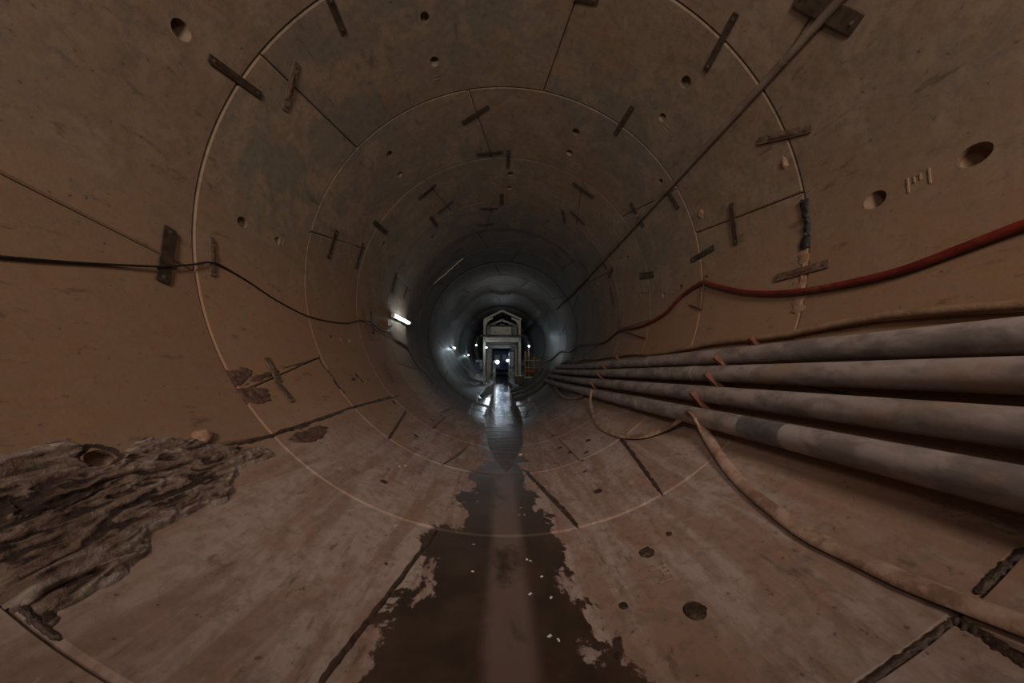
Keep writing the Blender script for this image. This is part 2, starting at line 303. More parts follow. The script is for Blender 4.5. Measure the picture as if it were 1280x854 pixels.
# mud spill: brown sludge with pale dried ridges
def spill_mat():
    m, nt = new_mat('dried_sludge'); s = NB(nt)
    pos = s.node('ShaderNodeNewGeometry').outputs['Position']
    at = s.node('ShaderNodeAttribute', attribute_name='ridge').outputs['Fac']
    n1 = s.noise(pos, 9, 6, .65, .6)
    n2 = s.noise(s.vmul(pos, (5, 1.3, 5)), 2.4, 6, .7, 1.2)
    c = s.mix(s.ramp(n1, .35, .65), (.15, .092, .066), (.23, .16, .125))
    k = s.math('ADD', at, s.math('MULTIPLY', s.math('SUBTRACT', n2, .5), 1.1))
    c = s.mix(s.math('MULTIPLY', s.ramp(k, .40, .85), .8), c, (.42, .35, .31))
    c = s.mix(s.ramp(k, .30, .10), c, (.045, .026, .019))
    s.finish(c, .7, 0, s.bump(s.noise(pos, 26, 6, .7, .6), .9, .02), .4)
    return m
M['spill'] = spill_mat()

# ------------------------------------------------------------ mesh helpers
def link(name, me, mat, parent=None, smooth=True, angle=35):
    me.materials.append(M[mat] if isinstance(mat, str) else mat)
    if smooth:
        for p in me.polygons: p.use_smooth = True
        me.set_sharp_from_angle(angle=rad(angle))
    o = bpy.data.objects.new(name, me); col.objects.link(o)
    if parent: o.parent = parent
    return o
class MB:
    def __init__(s): s.v = []; s.f = []
    def add(s, vs, fs):
        b = len(s.v); s.v += [Vector(v) for v in vs]; s.f += [tuple(b+i for i in f) for f in fs]; return s
    def box(s, c, size, rot=None):
        c = Vector(c); hx, hy, hz = [q/2 for q in size]
        vs = [Vector((x, y, z)) for x in (-hx, hx) for y in (-hy, hy) for z in (-hz, hz)]
        if rot is not None: vs = [rot @ v for v in vs]
        return s.add([c+v for v in vs], [(0, 1, 3, 2), (4, 6, 7, 5), (0, 4, 5, 1), (2, 3, 7, 6), (0, 2, 6, 4), (1, 5, 7, 3)])
    def beam(s, a, b, w, h, up=(0, 0, 1), bev=0):
        a = Vector(a); b = Vector(b); d = (b-a); L = d.length; d.normalize()
        u = Vector(up); u = u-d*u.dot(d)
        if u.length < 1e-4: u = Vector((0, 1, 0))-d*d.y
        u.normalize(); r = d.cross(u)
        rot = Matrix((r, d, u)).transposed()
        return s.box((a+b)/2, (w, L, h), rot)
    def ibeam(s, a, b, w, h, t=.02, up=(0, 0, 1)):
        a = Vector(a); b = Vector(b); d = (b-a).normalized(); u = Vector(up); u = (u-d*u.dot(d)).normalized()
        s.beam(a+u*(h/2-t/2), b+u*(h/2-t/2), w, t, up); s.beam(a-u*(h/2-t/2), b-u*(h/2-t/2), w, t, up); s.beam(a, b, t, h-2*t, up); return s
    def tube(s, pts, r, seg=10, caps=True, ry=None, ups=None):
        pts = [Vector(p) for p in pts]; n = len(pts); base = len(s.v); prev = None
        for i, p in enumerate(pts):
            d = (pts[min(i+1, n-1)]-pts[max(i-1, 0)]).normalized()
            if ups: u = Vector(ups[i]) if not isinstance(ups, Vector) else ups
            else: u = prev if prev else (Vector((0, 0, 1)) if abs(d.z) < .9 else Vector((1, 0, 0)))
            u = (u-d*u.dot(d)).normalized(); prev = u; q = d.cross(u)
            ra = r[i] if isinstance(r, (list, tuple)) else r
            rb = (ry[i] if isinstance(ry, (list, tuple)) else ry) if ry is not None else ra
            for k in range(seg):
                t = 2*math.pi*k/seg; s.v.append(p+q*cos(t)*ra+u*sin(t)*rb)
        for i in range(n-1):
            for k in range(seg):
                a = base+i*seg+k; b = base+i*seg+(k+1) % seg
                s.f.append((a, b, b+seg, a+seg))
        if caps:
            s.f.append(tuple(base+k for k in range(seg))[::-1]); s.f.append(tuple(base+(n-1)*seg+k for k in range(seg)))
        return s
    def build(s, name, mat, parent=None, smooth=True, bevel=0, origin=None, angle=35):
        me = bpy.data.meshes.new(name)
        o0 = Vector(origin) if origin is not None else Vector((0, 0, 0))
        me.from_pydata([v-o0 for v in s.v], [], s.f); me.validate()
        bm = bmesh.new(); bm.from_mesh(me); bmesh.ops.recalc_face_normals(bm, faces=bm.faces)
        if bevel: bmesh.ops.bevel(bm, geom=[e for e in bm.edges if e.is_manifold and e.calc_face_angle(0) > .6], offset=bevel, segments=1, affect='EDGES')
        bm.to_mesh(me); bm.free()
        o = link(name, me, mat, parent, smooth, angle)
        if origin is not None: o.location = o0
        return o
def tag(o, label=None, cat=None, group=None, kind=None):
    if label: o['label'] = label
    if cat: o['category'] = cat
    if group: o['group'] = group
    if kind: o['kind'] = kind
    return o
def empty(name, loc=(0, 0, 0)):
    o = bpy.data.objects.new(name, None); col.objects.link(o); o.location = loc; o.empty_display_size = .1; return o
def rel(parent):
    # the local frame of a part: children are built in world coordinates, then shifted under the parent
    return Matrix.Translation(-parent.location)
def part(mb, name, mat, parent, smooth=True, bevel=0, label=None, angle=35):
    par = parent; off = Vector((0, 0, 0)); q = parent
    while q: off += q.location; q = q.parent
    mb.v = [v-off for v in mb.v]
    o = mb.build(name, mat, parent, smooth, bevel, None, angle)
    if label: o['label'] = label
    return o
def crom(pts, sub=6):
    pts = [Vector(p) for p in pts]; out = []
    for i in range(len(pts)-1):
        p0 = pts[max(i-1, 0)]; p1 = pts[i]; p2 = pts[i+1]; p3 = pts[min(i+2, len(pts)-1)]
        for k in range(sub):
            t = k/sub
            out.append(.5*((2*p1)+(p2-p0)*t+(2*p0-5*p1+4*p2-p3)*t*t+(3*p1-p0-3*p2+p3)*t**3))
    out.append(pts[-1]); return out
def wallpath(data, sub=6):
    c = crom([(t, y, o) for t, y, o in data], sub)
    return [P(a.x, a.y, max(a.z, .004)) for a in c], [a.x for a in c]

# ------------------------------------------------------------ lining
RY = D['RY']
def in_seg(th, y, k, ja, jb):
    y0, y1 = RY[k+3], RY[k+4]; f = (y-y0)/(y1-y0)
    return ja[0]+(ja[1]-ja[0])*f, jb[0]+(jb[1]-jb[0])*f
segments = []
def segment(k, ja, jb, roff, detail):
    y0, y1 = RY[k+3]+.0045, RY[k+4]-.0045
    ch = .012; g = .0045
    mb = []
    width = abs(jb[0]-ja[0]); nu = max(3, int(width/(2.2 if detail else 5)))
    us = [(0, 1)]+[(0, 0)]+[(i/nu, 0) for i in range(1, nu)]+[(1, 0)]+[(1, 1)]
    nv = 4 if detail else 2
    vs = [(0, 1)]+[(i/nv, 0) for i in range(nv+1)]+[(1, 1)]
    chd = math.degrees(ch/R); gd = math.degrees(g/R)
    verts = []; nU = len(us); nV = len(vs)
    def y_at(j, inner=True):
        v, e = vs[j]
        if e: return y0 if j == 0 else y1
        return y0+ch+(y1-y0-2*ch)*v
    def th_at(i, y):
        f = (y-RY[k+3])/(RY[k+4]-RY[k+3])
        a = ja[0]+(ja[1]-ja[0])*f+gd; b = jb[0]+(jb[1]-jb[0])*f-gd
        u, e = us[i]
        if e: return a if i == 0 else b
        return a+chd+(b-a-2*chd)*u
    for lay in (0, 1):
        for j in range(nV):
            y = y_at(j)
            for i in range(nU):
                edge = us[i][1] or vs[j][1]
                if lay == 0: off = -(roff+(ch if edge else 0))
                else: off = -(.24)
                verts.append(P(th_at(i, y), y, off))
    F_ = []
    idx = lambda l, i, j: l*nU*nV+j*nU+i
    for j in range(nV-1):
        for i in range(nU-1):
            F_.append((idx(0, i, j), idx(0, i+1, j), idx(0, i+1, j+1), idx(0, i, j+1)))
            F_.append((idx(1, i, j), idx(1, i, j+1), idx(1, i+1, j+1), idx(1, i+1, j)))
    for i in range(nU-1):
        F_.append((idx(0, i, 0), idx(1, i, 0), idx(1, i+1, 0), idx(0, i+1, 0)))
        F_.append((idx(0, i, nV-1), idx(0, i+1, nV-1), idx(1, i+1, nV-1), idx(1, i, nV-1)))
    for j in range(nV-1):
        F_.append((idx(0, 0, j), idx(0, 0, j+1), idx(1, 0, j+1), idx(1, 0, j)))
        F_.append((idx(0, nU-1, j), idx(1, nU-1, j), idx(1, nU-1, j+1), idx(0, nU-1, j+1)))
    thm = (ja[0]+ja[1]+jb[0]+jb[1])/4
    thm = (thm+180) % 360-180
    name = 'ceiling' if abs(thm) < 52 else 'floor' if abs(thm) > 142 else ('wall_left' if thm < 0 else 'wall_right')
    m = MB(); m.add(verts, F_)
    org = P(thm, (y0+y1)/2, 0)
    me = bpy.data.meshes.new(name)
    me.from_pydata([v-org for v in m.v], [], m.f)
    bm = bmesh.new(); bm.from_mesh(me); bmesh.ops.recalc_face_normals(bm, faces=bm.faces); bm.to_mesh(me); bm.free()
    # bolt pockets cut out of this segment
    cut = MB()
    for th, y, hr in D['HOLES']:
        if not (y0 < y < y1): continue
        a, b = in_seg(th, y, k, ja, jb)
        for t in (th, th+360, th-360):
            if a < t < b:
                n = N(th); c = P(th, y)
                ax = (n+Vector((0, -.55 if (y-y0) < .78 else .55, 0))).normalized()
                pts = [c+ax*.10, c-ax*.02, c-ax*.085, c-ax*.10]
                cut.tube(pts, [hr*1.02, hr, hr*.86, hr*.60], 20, True, ups=Vector((0, 0, 1)) if abs(ax.z) < .8 else Vector((1, 0, 0)))
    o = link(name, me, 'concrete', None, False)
    o.location = org
    if cut.v:
        co = cut.build('cutter', 'concrete')
        md = o.modifiers.new('b', 'BOOLEAN'); md.operation = 'DIFFERENCE'; md.solver = 'EXACT'; md.object = co
        dg = bpy.context.evaluated_depsgraph_get(); dg.update()
        nm = bpy.data.meshes.new_from_object(o.evaluated_get(dg))
        o.modifiers.clear(); o.data = nm
        bpy.data.objects.remove(co)
        me = nm
    for p in me.polygons: p.use_smooth = True
    me.set_sharp_from_angle(angle=rad(28))
    tag(o, kind='structure')
    segments.append(o)
generic = [-158, -96, -38, 22, 82, 142]
for k in range(-3, len(RY)-4):
    js = D['JOINTS'].get(k)
    if not js:
        s0 = (0, 24, -14, 33)[k % 4]; skew = 5
        js = [(g+s0+(skew if i % 2 else -skew)*.6, g+s0-(skew if i % 2 else -skew)*.6) for i, g in enumerate(generic)]
    js = sorted(js)
    base = {4: 0.0, 5: .05, 6: .045}.get(k, 0.0)
    for i, a in enumerate(js):
        b = js[(i+1) % len(js)]
        if i == len(js)-1: b = (b[0]+360, b[1]+360)
        segment(k, a, b, base+random.uniform(-.002, .003), k < 8)
# far bulkhead of the drive
m = MB(); yb = RY[-1]-.1
m.tube([(0, yb, R+zo(yb)), (0, yb+.2, R+zo(yb))], R+.1, 48)
tag(m.build('wall_end', 'dark_steel'), kind='structure')

def locate(th, y):
    best = None
    for o in segments:
        d = (o.location-P(th, y)).length
        if best is None or d < best[0]: best = (d, o)
    return best[1]

# raised casting marks, part of the segment they stand on
for q, (th, y) in enumerate(D['MARKS']):
    m = MB(); n = N(th); tt = Vector((cos(rad(th)), 0, -sin(rad(th))))
    big = .10 if y < 2.5 else .075
    rot = Matrix((tt, Vector((0, 1, 0)), n)).transposed()
    bars = ((-.9, 0), (.9, 0)) if y > 2.5 else ((-1.0, 0), (1.0, 0), (.1, .3))
    if y > 2.5:
        for i, (b, _) in enumerate(bars): m.box(P(th, y+b*.03, .001), (big, .012, .010), rot)
    else:
        m.box(P(th, y-.055, .004), (.11, .012, .008), rot); m.box(P(th, y+.055, .004), (.11, .012, .008), rot)
        m.box(P(th-.5, y-.01, .003), (.05, .012, .008), rot); m.box(P(th-.4, y+.022, .003), (.045, .012, .008), rot); m.box(P(th-.9, y+.005, .003), (.010, .045, .008), rot)
    part(m, 'raised_mark', 'concrete', locate(th, y), bevel=.002)

# ------------------------------------------------------------ steel straps
for (a, b, w, ru, bolts, lab) in D['STRAPS']:
    pa, pb = P(a[0], a[1], .014), P(b[0], b[1], .014)
    mid = (pa+pb)/2; d = (pb-pa).normalized(); n = N((a[0]+b[0])/2); n = (n-d*n.dot(d)).normalized(); r = d.cross(n)
    mat = 'steel_rust' if ru else 'steel'
    L = (pb-pa).length
    # flat bar with rounded corners
    m = MB(); pts = []
    rr = min(.012, w*.3)
    for sx, sy in ((-1, -1), (1, -1), (1, 1), (-1, 1)):
        cx, cy = sx*(w/2-rr), sy*(L/2-rr); a0 = math.atan2(sy, sx)-math.pi/4
        for q in range(4): t = a0+q*math.pi/6; pts.append((cx+rr*cos(t), cy+rr*sin(t)))
    K = len(pts); th_ = .010
    vs = [mid+r*x+d*y+n*z for z in (-th_/2, th_/2) for x, y in pts]
    m.add(vs, [tuple(range(K))[::-1], tuple(range(K, 2*K))]+[(i, (i+1) % K, K+(i+1) % K, K+i) for i in range(K)])
    root = empty('steel_strap', mid); tag(root, lab, 'metal strap')
    part(m, 'flat_bar', mat, root, bevel=.0015)
    if bolts or L > .25:
        for s_ in (-1, 1):
            c = mid+d*s_*(L/2-.045)+n*.004
            hm = MB(); hm.tube([c, c+n*.003], .016, 16, ups=d)
            hm.tube([c+n*.003, c+n*.010], .009, 6, ups=d)
            part(hm, 'bolt', 'bolt', root)
    if ru:
        mm = MB(); K2 = 14
        for q in range(K2+1):
            for p in range(6):
                u = p/5*2-1; f = q/K2*2-1
                k_ = noise.noise(Vector((q*.5, p*.6, pa.y*7)))
                mm.v.append(mid+d*f*L*(.30+.04*k_)+r*u*w*.5*(.75+.5*k_)+n*(.004+max(0, (1-abs(f)**3)*(1-abs(u)**3))*(.008+.014*abs(k_))))
        for q in range(K2):
            for p in range(5): a_ = q*6+p; mm.f.append((a_, a_+1, a_+7, a_+6))
        part(mm, 'mud_crust', 'patch', root, angle=80)

# ------------------------------------------------------------ pipes on the right
PY0, PY1 = -2.6, D['PIPEEND']+.6
def pipe(th, off, r, name, mat, lab, y1=PY1, wob=0.0, couple=(), bands=(), cat='pipe', group=None):
    root = empty(name, P(th, PY0, off)); tag(root, lab, cat, group)
    n = int((y1-PY0)/.35); pts = []
    for i in range(n+1):
        y = PY0+(y1-PY0)*i/n
        w = wob*noise.noise(Vector((th, y*.8, 0)))
        pts.append(P(th+w*8, y, off+abs(w)*.05))
    m = MB(); m.tube(pts, r, 28)
    part(m, 'pipe_body', mat, root)
    for y in couple:
        m = MB(); c = P(th, y, off); d = Vector((0, 1, 0))
        m.tube([c-d*.07, c-d*.065, c+d*.065, c+d*.07], [r*1.0, r*1.05, r*1.05, r*1.0], 28)
        part(m, 'coupling', mat, root)
    for y0, y1_ in bands:
        m = MB(); m.tube([P(th, y0, off), P(th, y1_, off)], r*1.012, 28); part(m, 'dark_band', 'pipe_band', root, label='darker bare band on the dusty pipe')
    return root
tp = D['PIPES']
pipe(tp[0], .05, .028, 'service_pipe', 'top_pipe', 'thin mud coated brown pipe along the right wall, above all the grey pipes', wob=.35)
pipe(tp[1], .15, .085, 'grey_pipe', 'pipe', 'uppermost thick grey pipe, dusted ochre, on the right wall brackets', couple=(4.9,))
pipe(tp[2], .15, .085, 'grey_pipe', 'pipe', 'second thick grey pipe from the top of the right wall stack', couple=(3.6, 9.2))
pipe(tp[3], .15, .086, 'grey_pipe', 'pipe', 'third thick grey pipe, just above the lowest pipe', couple=(5.6,))
pipe(tp[4], .15, .086, 'grey_pipe', 'pipe', 'lowest thick grey pipe with a darker band, with the flat hose tied to it', couple=(4.3, 10.3), bands=((2.05, 2.42),))
for bi, by in enumerate(D['BRY']):
    root = empty('pipe_bracket', P(125, by, .02))
    tag(root, ('near red oxide bracket whose four arms stick out between the grey pipes' if bi == 0 else 'distant red oxide bracket holding the grey pipes where the stack narrows'), 'bracket')
    m = MB(); up_pts = [P(t, by, .012) for t in range(114, 137, 3)]
    for a, b in zip(up_pts, up_pts[1:]): m.beam(a, b, .05, .02, N(125))
    part(m, 'back_plate', 'bracket', root)
    for i, (t, o_) in enumerate(((tp[0], .06), (tp[1], .15), (tp[2], .15), (tp[3], .15))):
        n = N(t); c = P(t, by+(.0 if i else -.15), o_); tg = Vector((-cos(rad(t)), 0, sin(rad(t))))
        if tg.z > 0: tg = -tg
        dd = .100 if i else .045
        a = c+tg*(dd+.02)-n*(o_-.01); b = c+tg*(dd-.03)+n*(.125 if i else .06)
        m = MB(); m.beam(a, b, .008, .048, tg); m.beam(a+tg*.024-Vector((0, -.02, 0)), b+tg*.024-Vector((0, -.02, 0)), .045, .007, tg)
        part(m, 'arm', 'bracket', root)

# ------------------------------------------------------------ hoses and cables
def sweep(name, data, r, mat, lab, cat, sub=6, seg=10, flat=None, rs=None):
    pts, ths = wallpath(data, sub)
    m = MB(); m.tube(pts, r, seg, True, ry=flat, ups=[N(t) for t in ths])
    o = m.build(name, mat, origin=pts[len(pts)//2]); tag(o, lab, cat); return o
sweep('red_hose', D['RED'], .027, 'red', 'long dark red rubber hose looping from hook to hook along the right wall', 'hose', 8, 14)
sweep('black_cable', D['BLACK'], .0085, 'black', 'black cable sagging along the left wall toward the tube lamp', 'cable', 8)
sweep('lamp_cord', D['CORD'], .009, 'black', 'thin dark cord hanging in loops beneath the tube lamp', 'cord', 6, 8)
# lay-flat hose: oval section, pinched where it is tied to the pipe
pts, ths = wallpath(D['HOSE'], 8)
offs = [a.z for a in crom([(t, y, o) for t, y, o in D['HOSE']], 8)]
ra = []; rb = []
for i, o_ in enumerate(offs):
    yy = pts[i].y
    wid = .042 if yy < 3.4 else .040
    pin = max(0, min(1, (o_-.07)/.12))
    tw = .006*noise.noise(pts[i]*3.0)
    ra.append(max(.012, wid*(1-.62*pin)+tw)); rb.append(.017+.010*pin+.003*noise.noise(pts[i]*5+Vector((4, 1, 0))))
root = empty('lay_flat_hose', pts[len(pts)//2]); tag(root, 'flattened muddy tan water hose tied to the lowest pipe and trailing over the floor', 'hose')
m = MB(); m.tube(pts, ra, 14, True, ry=rb, ups=[N(t) for t in ths]); part(m, 'hose_body', 'hose', root)
for iy in (16, 12*8):
    j = max(range(len(offs)), key=lambda q: offs[q] if (q > 60) == (iy > 60) else -1)
    m = MB(); c = pts[j]; d = (pts[j+1]-pts[j-1]).normalized()
    for dd in (-.006, .006): m.tube([c+d*dd-d*.004, c+d*dd+d*.004], .026, 12)
    part(m, 'tie_wire', 'steel', root)
# hangers for the hose
def rods(name, segs, r, mat, lab, cat):
    pa = P(*segs[0][0], .03); root = None
    m = MB()
    for ps in segs: m.tube([P(t, y, o) for t, y, o in ps], r, 8)
    o = m.build(name, mat, origin=P(*segs[0][0][:2], .03) if len(segs[0][0]) > 2 else pa); tag(o, lab, cat)
h = D['HOOK']
def rods3(name, lists, r, mat, lab, cat):
    m = MB()
    for ps in lists: m.tube([P(*p) for p in ps], r, 8)
    o = m.build(name, mat, origin=P(*lists[0][0])); tag(o, lab, cat)
rods3('hose_hanger', [[(*h[0], .0), (*h[0], .045), (*h[1], .02), (*h[2], .01)]], .011, 'steel', 'bent steel rod holding up the red hose at its highest bend', 'hanger')
h = D['HOOK2']
rods3('hose_hanger', [[(*h[2], .01), (*h[0], .05), (*h[1], .02)]], .012, 'steel', 'straight dark rod under the red hose farther along the right wall', 'hanger')
h = D['HOOK3']
rods3('cable_hanger', [[(*h[0], .005), (*h[1], .03)]], .010, 'steel', 'thin upright rod holding the black cable near the tube lamp', 'hanger')
# conduit overhead
ct = D['CONDUIT'][0]-.1
root = empty('overhead_conduit', P(ct, -2, .075)); tag(root, 'straight grey conduit running along the upper right vault into the distance', 'conduit')
m = MB(); m.tube([P(ct+.1, -2+i*.5, .038) for i in range(32)], .036, 16); part(m, 'conduit_body', 'conduit', root)
for y in (2.4, 5.5, 8.6, 11.7):
    m = MB(); n = N(ct); c = P(ct, y, .07)
    m.tube([P(ct+.1, y-.015, .038), P(ct+.1, y+.015, .038)], .038, 16)
    part(m, 'clip', 'conduit', root)

# ------------------------------------------------------------ mud, patches, seams
def ribbon(name, pts, w, h, mat, lab, cat, seed=0, jag=.5, kind=None, fr=.31):
    c = crom([(t, y, 0) for t, y in pts], 14); m = MB(); n = len(c); cols = 7
    for i, a in enumerate(c):
        p = P(a.x, a.y); nn = N(a.x)
        q0 = P(c[max(i-1, 0)].x, c[max(i-1, 0)].y); q1 = P(c[min(i+1, n-1)].x, c[min(i+1, n-1)].y)
        d = (q1-q0).normalized(); r = d.cross(nn)
        fade = min(1, i/3, (n-1-i)/3)
        for k in range(cols):
            u = k/(cols-1)*2-1
            ww = w/2*(1+jag*2*noise.noise(Vector((i*fr, seed*3.1, 1 if u > 0 else 5))))*max(.15, fade)
            hh = h*(1-abs(u)**2.2)*(.75+.9*noise.noise(Vector((i*fr*1.1, u*2, seed))))
            off = -.004 if abs(u) > .99 else max(.0015, hh)
            m.v.append(p+r*u*ww+nn*off)
    for i in range(n-1):
        for k in range(cols-1):
            a = i*cols+k; m.f.append((a, a+1, a+cols+1, a+cols))
    o = m.build(name, mat, origin=P(pts[len(pts)//2][0], pts[len(pts)//2][1]), angle=80); tag(o, lab, cat, kind=kind); return o
seamlab = ['dark mud filling the floor joint just right of the wet strip', 'dark mud filling the diagonal floor joint under the flat hose loop',
 'long dark mud line in the floor joint left of the wet strip', 'brown mud ridge at the near end of the long lower left joint, beside the sludge',
 'brown mud filling the long lower left joint past the big ring joint', 'crumbled mud line at the far end of the lower left joint',
 'jagged dark mud running down the second ring joint on the lower left', 'short dark mud line in the floor joint left of the channel, farther away',
 'mud in the ring joint at the bottom right near the flat hose', 'wide wet mud trail in the joint leaving the bottom right corner',
 'muddy lip of the ring joint at the right edge under the lowest pipe', 'dark mud along the ring joint in the bottom left corner', 'mud line between the patched joint and the second ring joint']
for i, ((ps, w), lab) in enumerate(zip(D['SEAMS'], seamlab)):
    ribbon('joint_mud', ps, w, .007, 'mud', lab, 'mud', i)
ribbon('mortar_line', D['MORTAR'], .055, .02, 'mortar', 'pale crumbling mortar line on the distant upper left vault', 'mortar', 31, .9)
ribbon('mortar_smear', D['SMEAR'], .11, .01, 'spall', 'flaking pale mortar smeared down the ring joint below the black gasket', 'mortar', 33, 1.0, None, .17)
ribbon('torn_gasket', D['GASKET'], .085, .03, 'gasket', 'torn black rubber gasket bulging out of the ring joint on the right wall', 'gasket', 35, .35, None, .13)

def blob(name, poly, h, mat, lab, cat, seed=0, res=26):
    m = MB(); ths = [p[0] for p in poly]; ys = [p[1] for p in poly]
    t0, t1, y0, y1 = min(ths)-.6, max(ths)+.6, min(ys)-.03, max(ys)+.03
    def inside(t, y):
        c = False; j = len(poly)-1
        for i in range(len(poly)):
            a, b = poly[i], poly[j]
            if (a[1] > y) != (b[1] > y) and t < (b[0]-a[0])*(y-a[1])/(b[1]-a[1])+a[0]: c = not c
            j = i
        dm = 9
        for i in range(len(poly)):
            a = Vector((poly[i-1][0]*.048, poly[i-1][1])); b = Vector((poly[i][0]*.048, poly[i][1])); p = Vector((t*.048, y))
            ab = b-a; f = max(0, min(1, (p-a).dot(ab)/max(ab.length_squared, 1e-9))); dm = min(dm, (p-a-ab*f).length)
        return dm if c else -dm
    return t0, t1, y0, y1, inside
def mound(name, poly, hfun, mat, lab, cat, nt_, ny_, edge=.0, seed=0, ridge=False):
    t0, t1, y0, y1, ins = blob(name, poly, 0, mat, lab, cat)
    m = MB(); H = []; Rg = []
    for j in range(ny_+1):
        y = y0+(y1-y0)*j/ny_
        for i in range(nt_+1):
            t = t0+(t1-t0)*i/nt_
            d = ins(t, y)+edge*noise.fractal(Vector((t*.4, y*8, seed)), 1, 2, 4)
            hh, rg = hfun(t, y, d); H.append(hh); Rg.append(rg)
            m.v.append(P(t, y, max(hh, -.012)))
    for j in range(ny_):
        for i in range(nt_):
            a = j*(nt_+1)+i; q = (a, a+1, a+nt_+2, a+nt_+1)
            if max(H[x] for x in q) > -.004: m.f.append(q)
    org = P((t0+t1)/2, (y0+y1)/2)
    me = bpy.data.meshes.new(name); me.from_pydata([v-org for v in m.v], [], m.f)
    if ridge:
        at = me.attributes.new('ridge', 'FLOAT', 'POINT')
        for i, g in enumerate(Rg): at.data[i].value = g
    bm = bmesh.new(); bm.from_mesh(me); bmesh.ops.recalc_face_normals(bm, faces=bm.faces)
    bmesh.ops.delete(bm, geom=[v for v in bm.verts if not v.link_faces], context='VERTS')
    bm.faces.ensure_lookup_table(); bm.to_mesh(me); bm.free()
    o = link(name, me, mat, None, True, 85); o.location = org
    if sum((p.normal.dot(N((t0+t1)/2)) for p in me.polygons)) < 0: me.flip_normals()
    tag(o, lab, cat); return o
def spill_h(t, y, d):
    if d < -.03: return -.012, 0
    e = max(0, min(1, (d+.005)/.05))
    v = Vector((t*.19, y*1.15, 2.0))
    w = noise.fractal(v*2.1, 1, 2, 4)
    rg = 1-abs(noise.noise(Vector((t*.42+w*1.2, y*2.6+w*2.2, 7.3))))*2.4
    r2 = 1-abs(noise.noise(Vector((t*1.0+w*2, y*6.0+w*3, 1.1))))*2.2
    f = noise.fractal(Vector((t*1.1, y*17, 4)), 1, 2, 4)
    h = .016+.012*rg+.006*r2+.006*f+.024*w
    hd = math.hypot((t+132.12)*.048, y-1.633)+.02*noise.noise(Vector((t, y*14, 3)))
    if hd < .075: return -.012+max(0, (hd-.040)/.035)*.024, .1
    return -.012+(.012+max(.004, h))*e, max(0, rg*.45+r2*.30+.30*max(0, 1-abs(d-.02)/.06)*(1 if t < -137 else .4)-.45*math.exp(-((t+135.5)/2.5)**2-((y-1.3)/.3)**2))
mound('sludge_spill', [tuple(p) for p in D['SPILL']], spill_h, 'spill', 'large crusted heap of grey brown sludge on the lower left of the tunnel', 'sludge', 190, 210, .03, 3, True)
plab = ['upper brown mortar patch where the lower left joint meets the big ring joint', 'lower dark brown mortar patch beneath the lower left joint', 'brown mortar smear running right along the patched joint', 'thin purplish mud smear under the long lower left joint, right of the big ring joint']
for i, q in enumerate(D['PATCH']):
    def ph(t, y, d, i=i):
        e = max(0, min(1, (d+.01)/.04)); return -.012+(.022+.010*noise.fractal(Vector((t*1.2, y*16, i)), 1, 2, 4))*e, 0
    mound('mortar_patch', [tuple(p) for p in q], ph, 'patch', plab[i], 'mortar patch', 44, 44, .02, i)
def disc(th, y, rt, ry):
    return [(th+math.degrees(rt/R)*cos(a*.52), y+ry*sin(a*.52)) for a in range(12)]
slab = ['orange mortar patch left of the big ring joint above the torn gasket', 'small orange mortar wedge next to the second ring joint on the right']
for i, (th, y) in enumerate(D['SPALL']):
    def ph(t, y, d, i=i):
        e = max(0, min(1, (d+.005)/.05)); return -.012+(.028+.012*noise.fractal(Vector((t, y*14, i+9)), 1, 2, 3))*e, 0
    mound('mortar_spall', disc(th, y, .09 if i == 0 else .08, .05 if i == 0 else .08), ph, 'spall', slab[i], 'mortar patch', 30, 30, .03, i+4)
# dried mud lumps sitting in the floor pockets
plug = {31: 'round muddy lump filling the larger floor hole on the right', 32: 'dark mud plug in the floor hole farther from the camera on the right',
        33: 'tiny mud plug above right of the dark floor plug', 34: 'small mud plug on the floor near the bottom right of the wet strip', 35: 'small dark mud plug lowest on the floor by the wet strip',
        36: 'small oval mud plug on the floor right of the diagonal mud joint', 37: 'small mud plug on the left floor inside the big ring joint',
        29: 'rounded muddy ball stuck in the pocket above the sludge spill'}
for i, lab in plug.items():
    th, y, hr = D['HOLES'][i]
    bm = bmesh.new(); bmesh.ops.create_icosphere(bm, subdivisions=4, radius=1)
    n = N(th); tt = Vector((cos(rad(th)), 0, -sin(rad(th)))); rot = Matrix((tt, Vector((0, 1, 0)), n)).transposed()
    prot = .9 if i == 29 else .45
    for v in bm.verts:
        k = 1+.22*noise.fractal(v.co*1.8+Vector((i, 0, 0)), 1, 2, 4)
        c = v.co*k; v.co = rot @ Vector((c.x*hr*1.04, c.y*hr*1.04, c.z*hr*prot))
    me = bpy.data.meshes.new('mud_plug'); bm.to_mesh(me); bm.free()
    o = link('mud_plug', me, 'spall' if i == 29 else 'mud'); o.location = P(th, y, -hr*.25 if i != 29 else .0); tag(o, lab, 'mud')
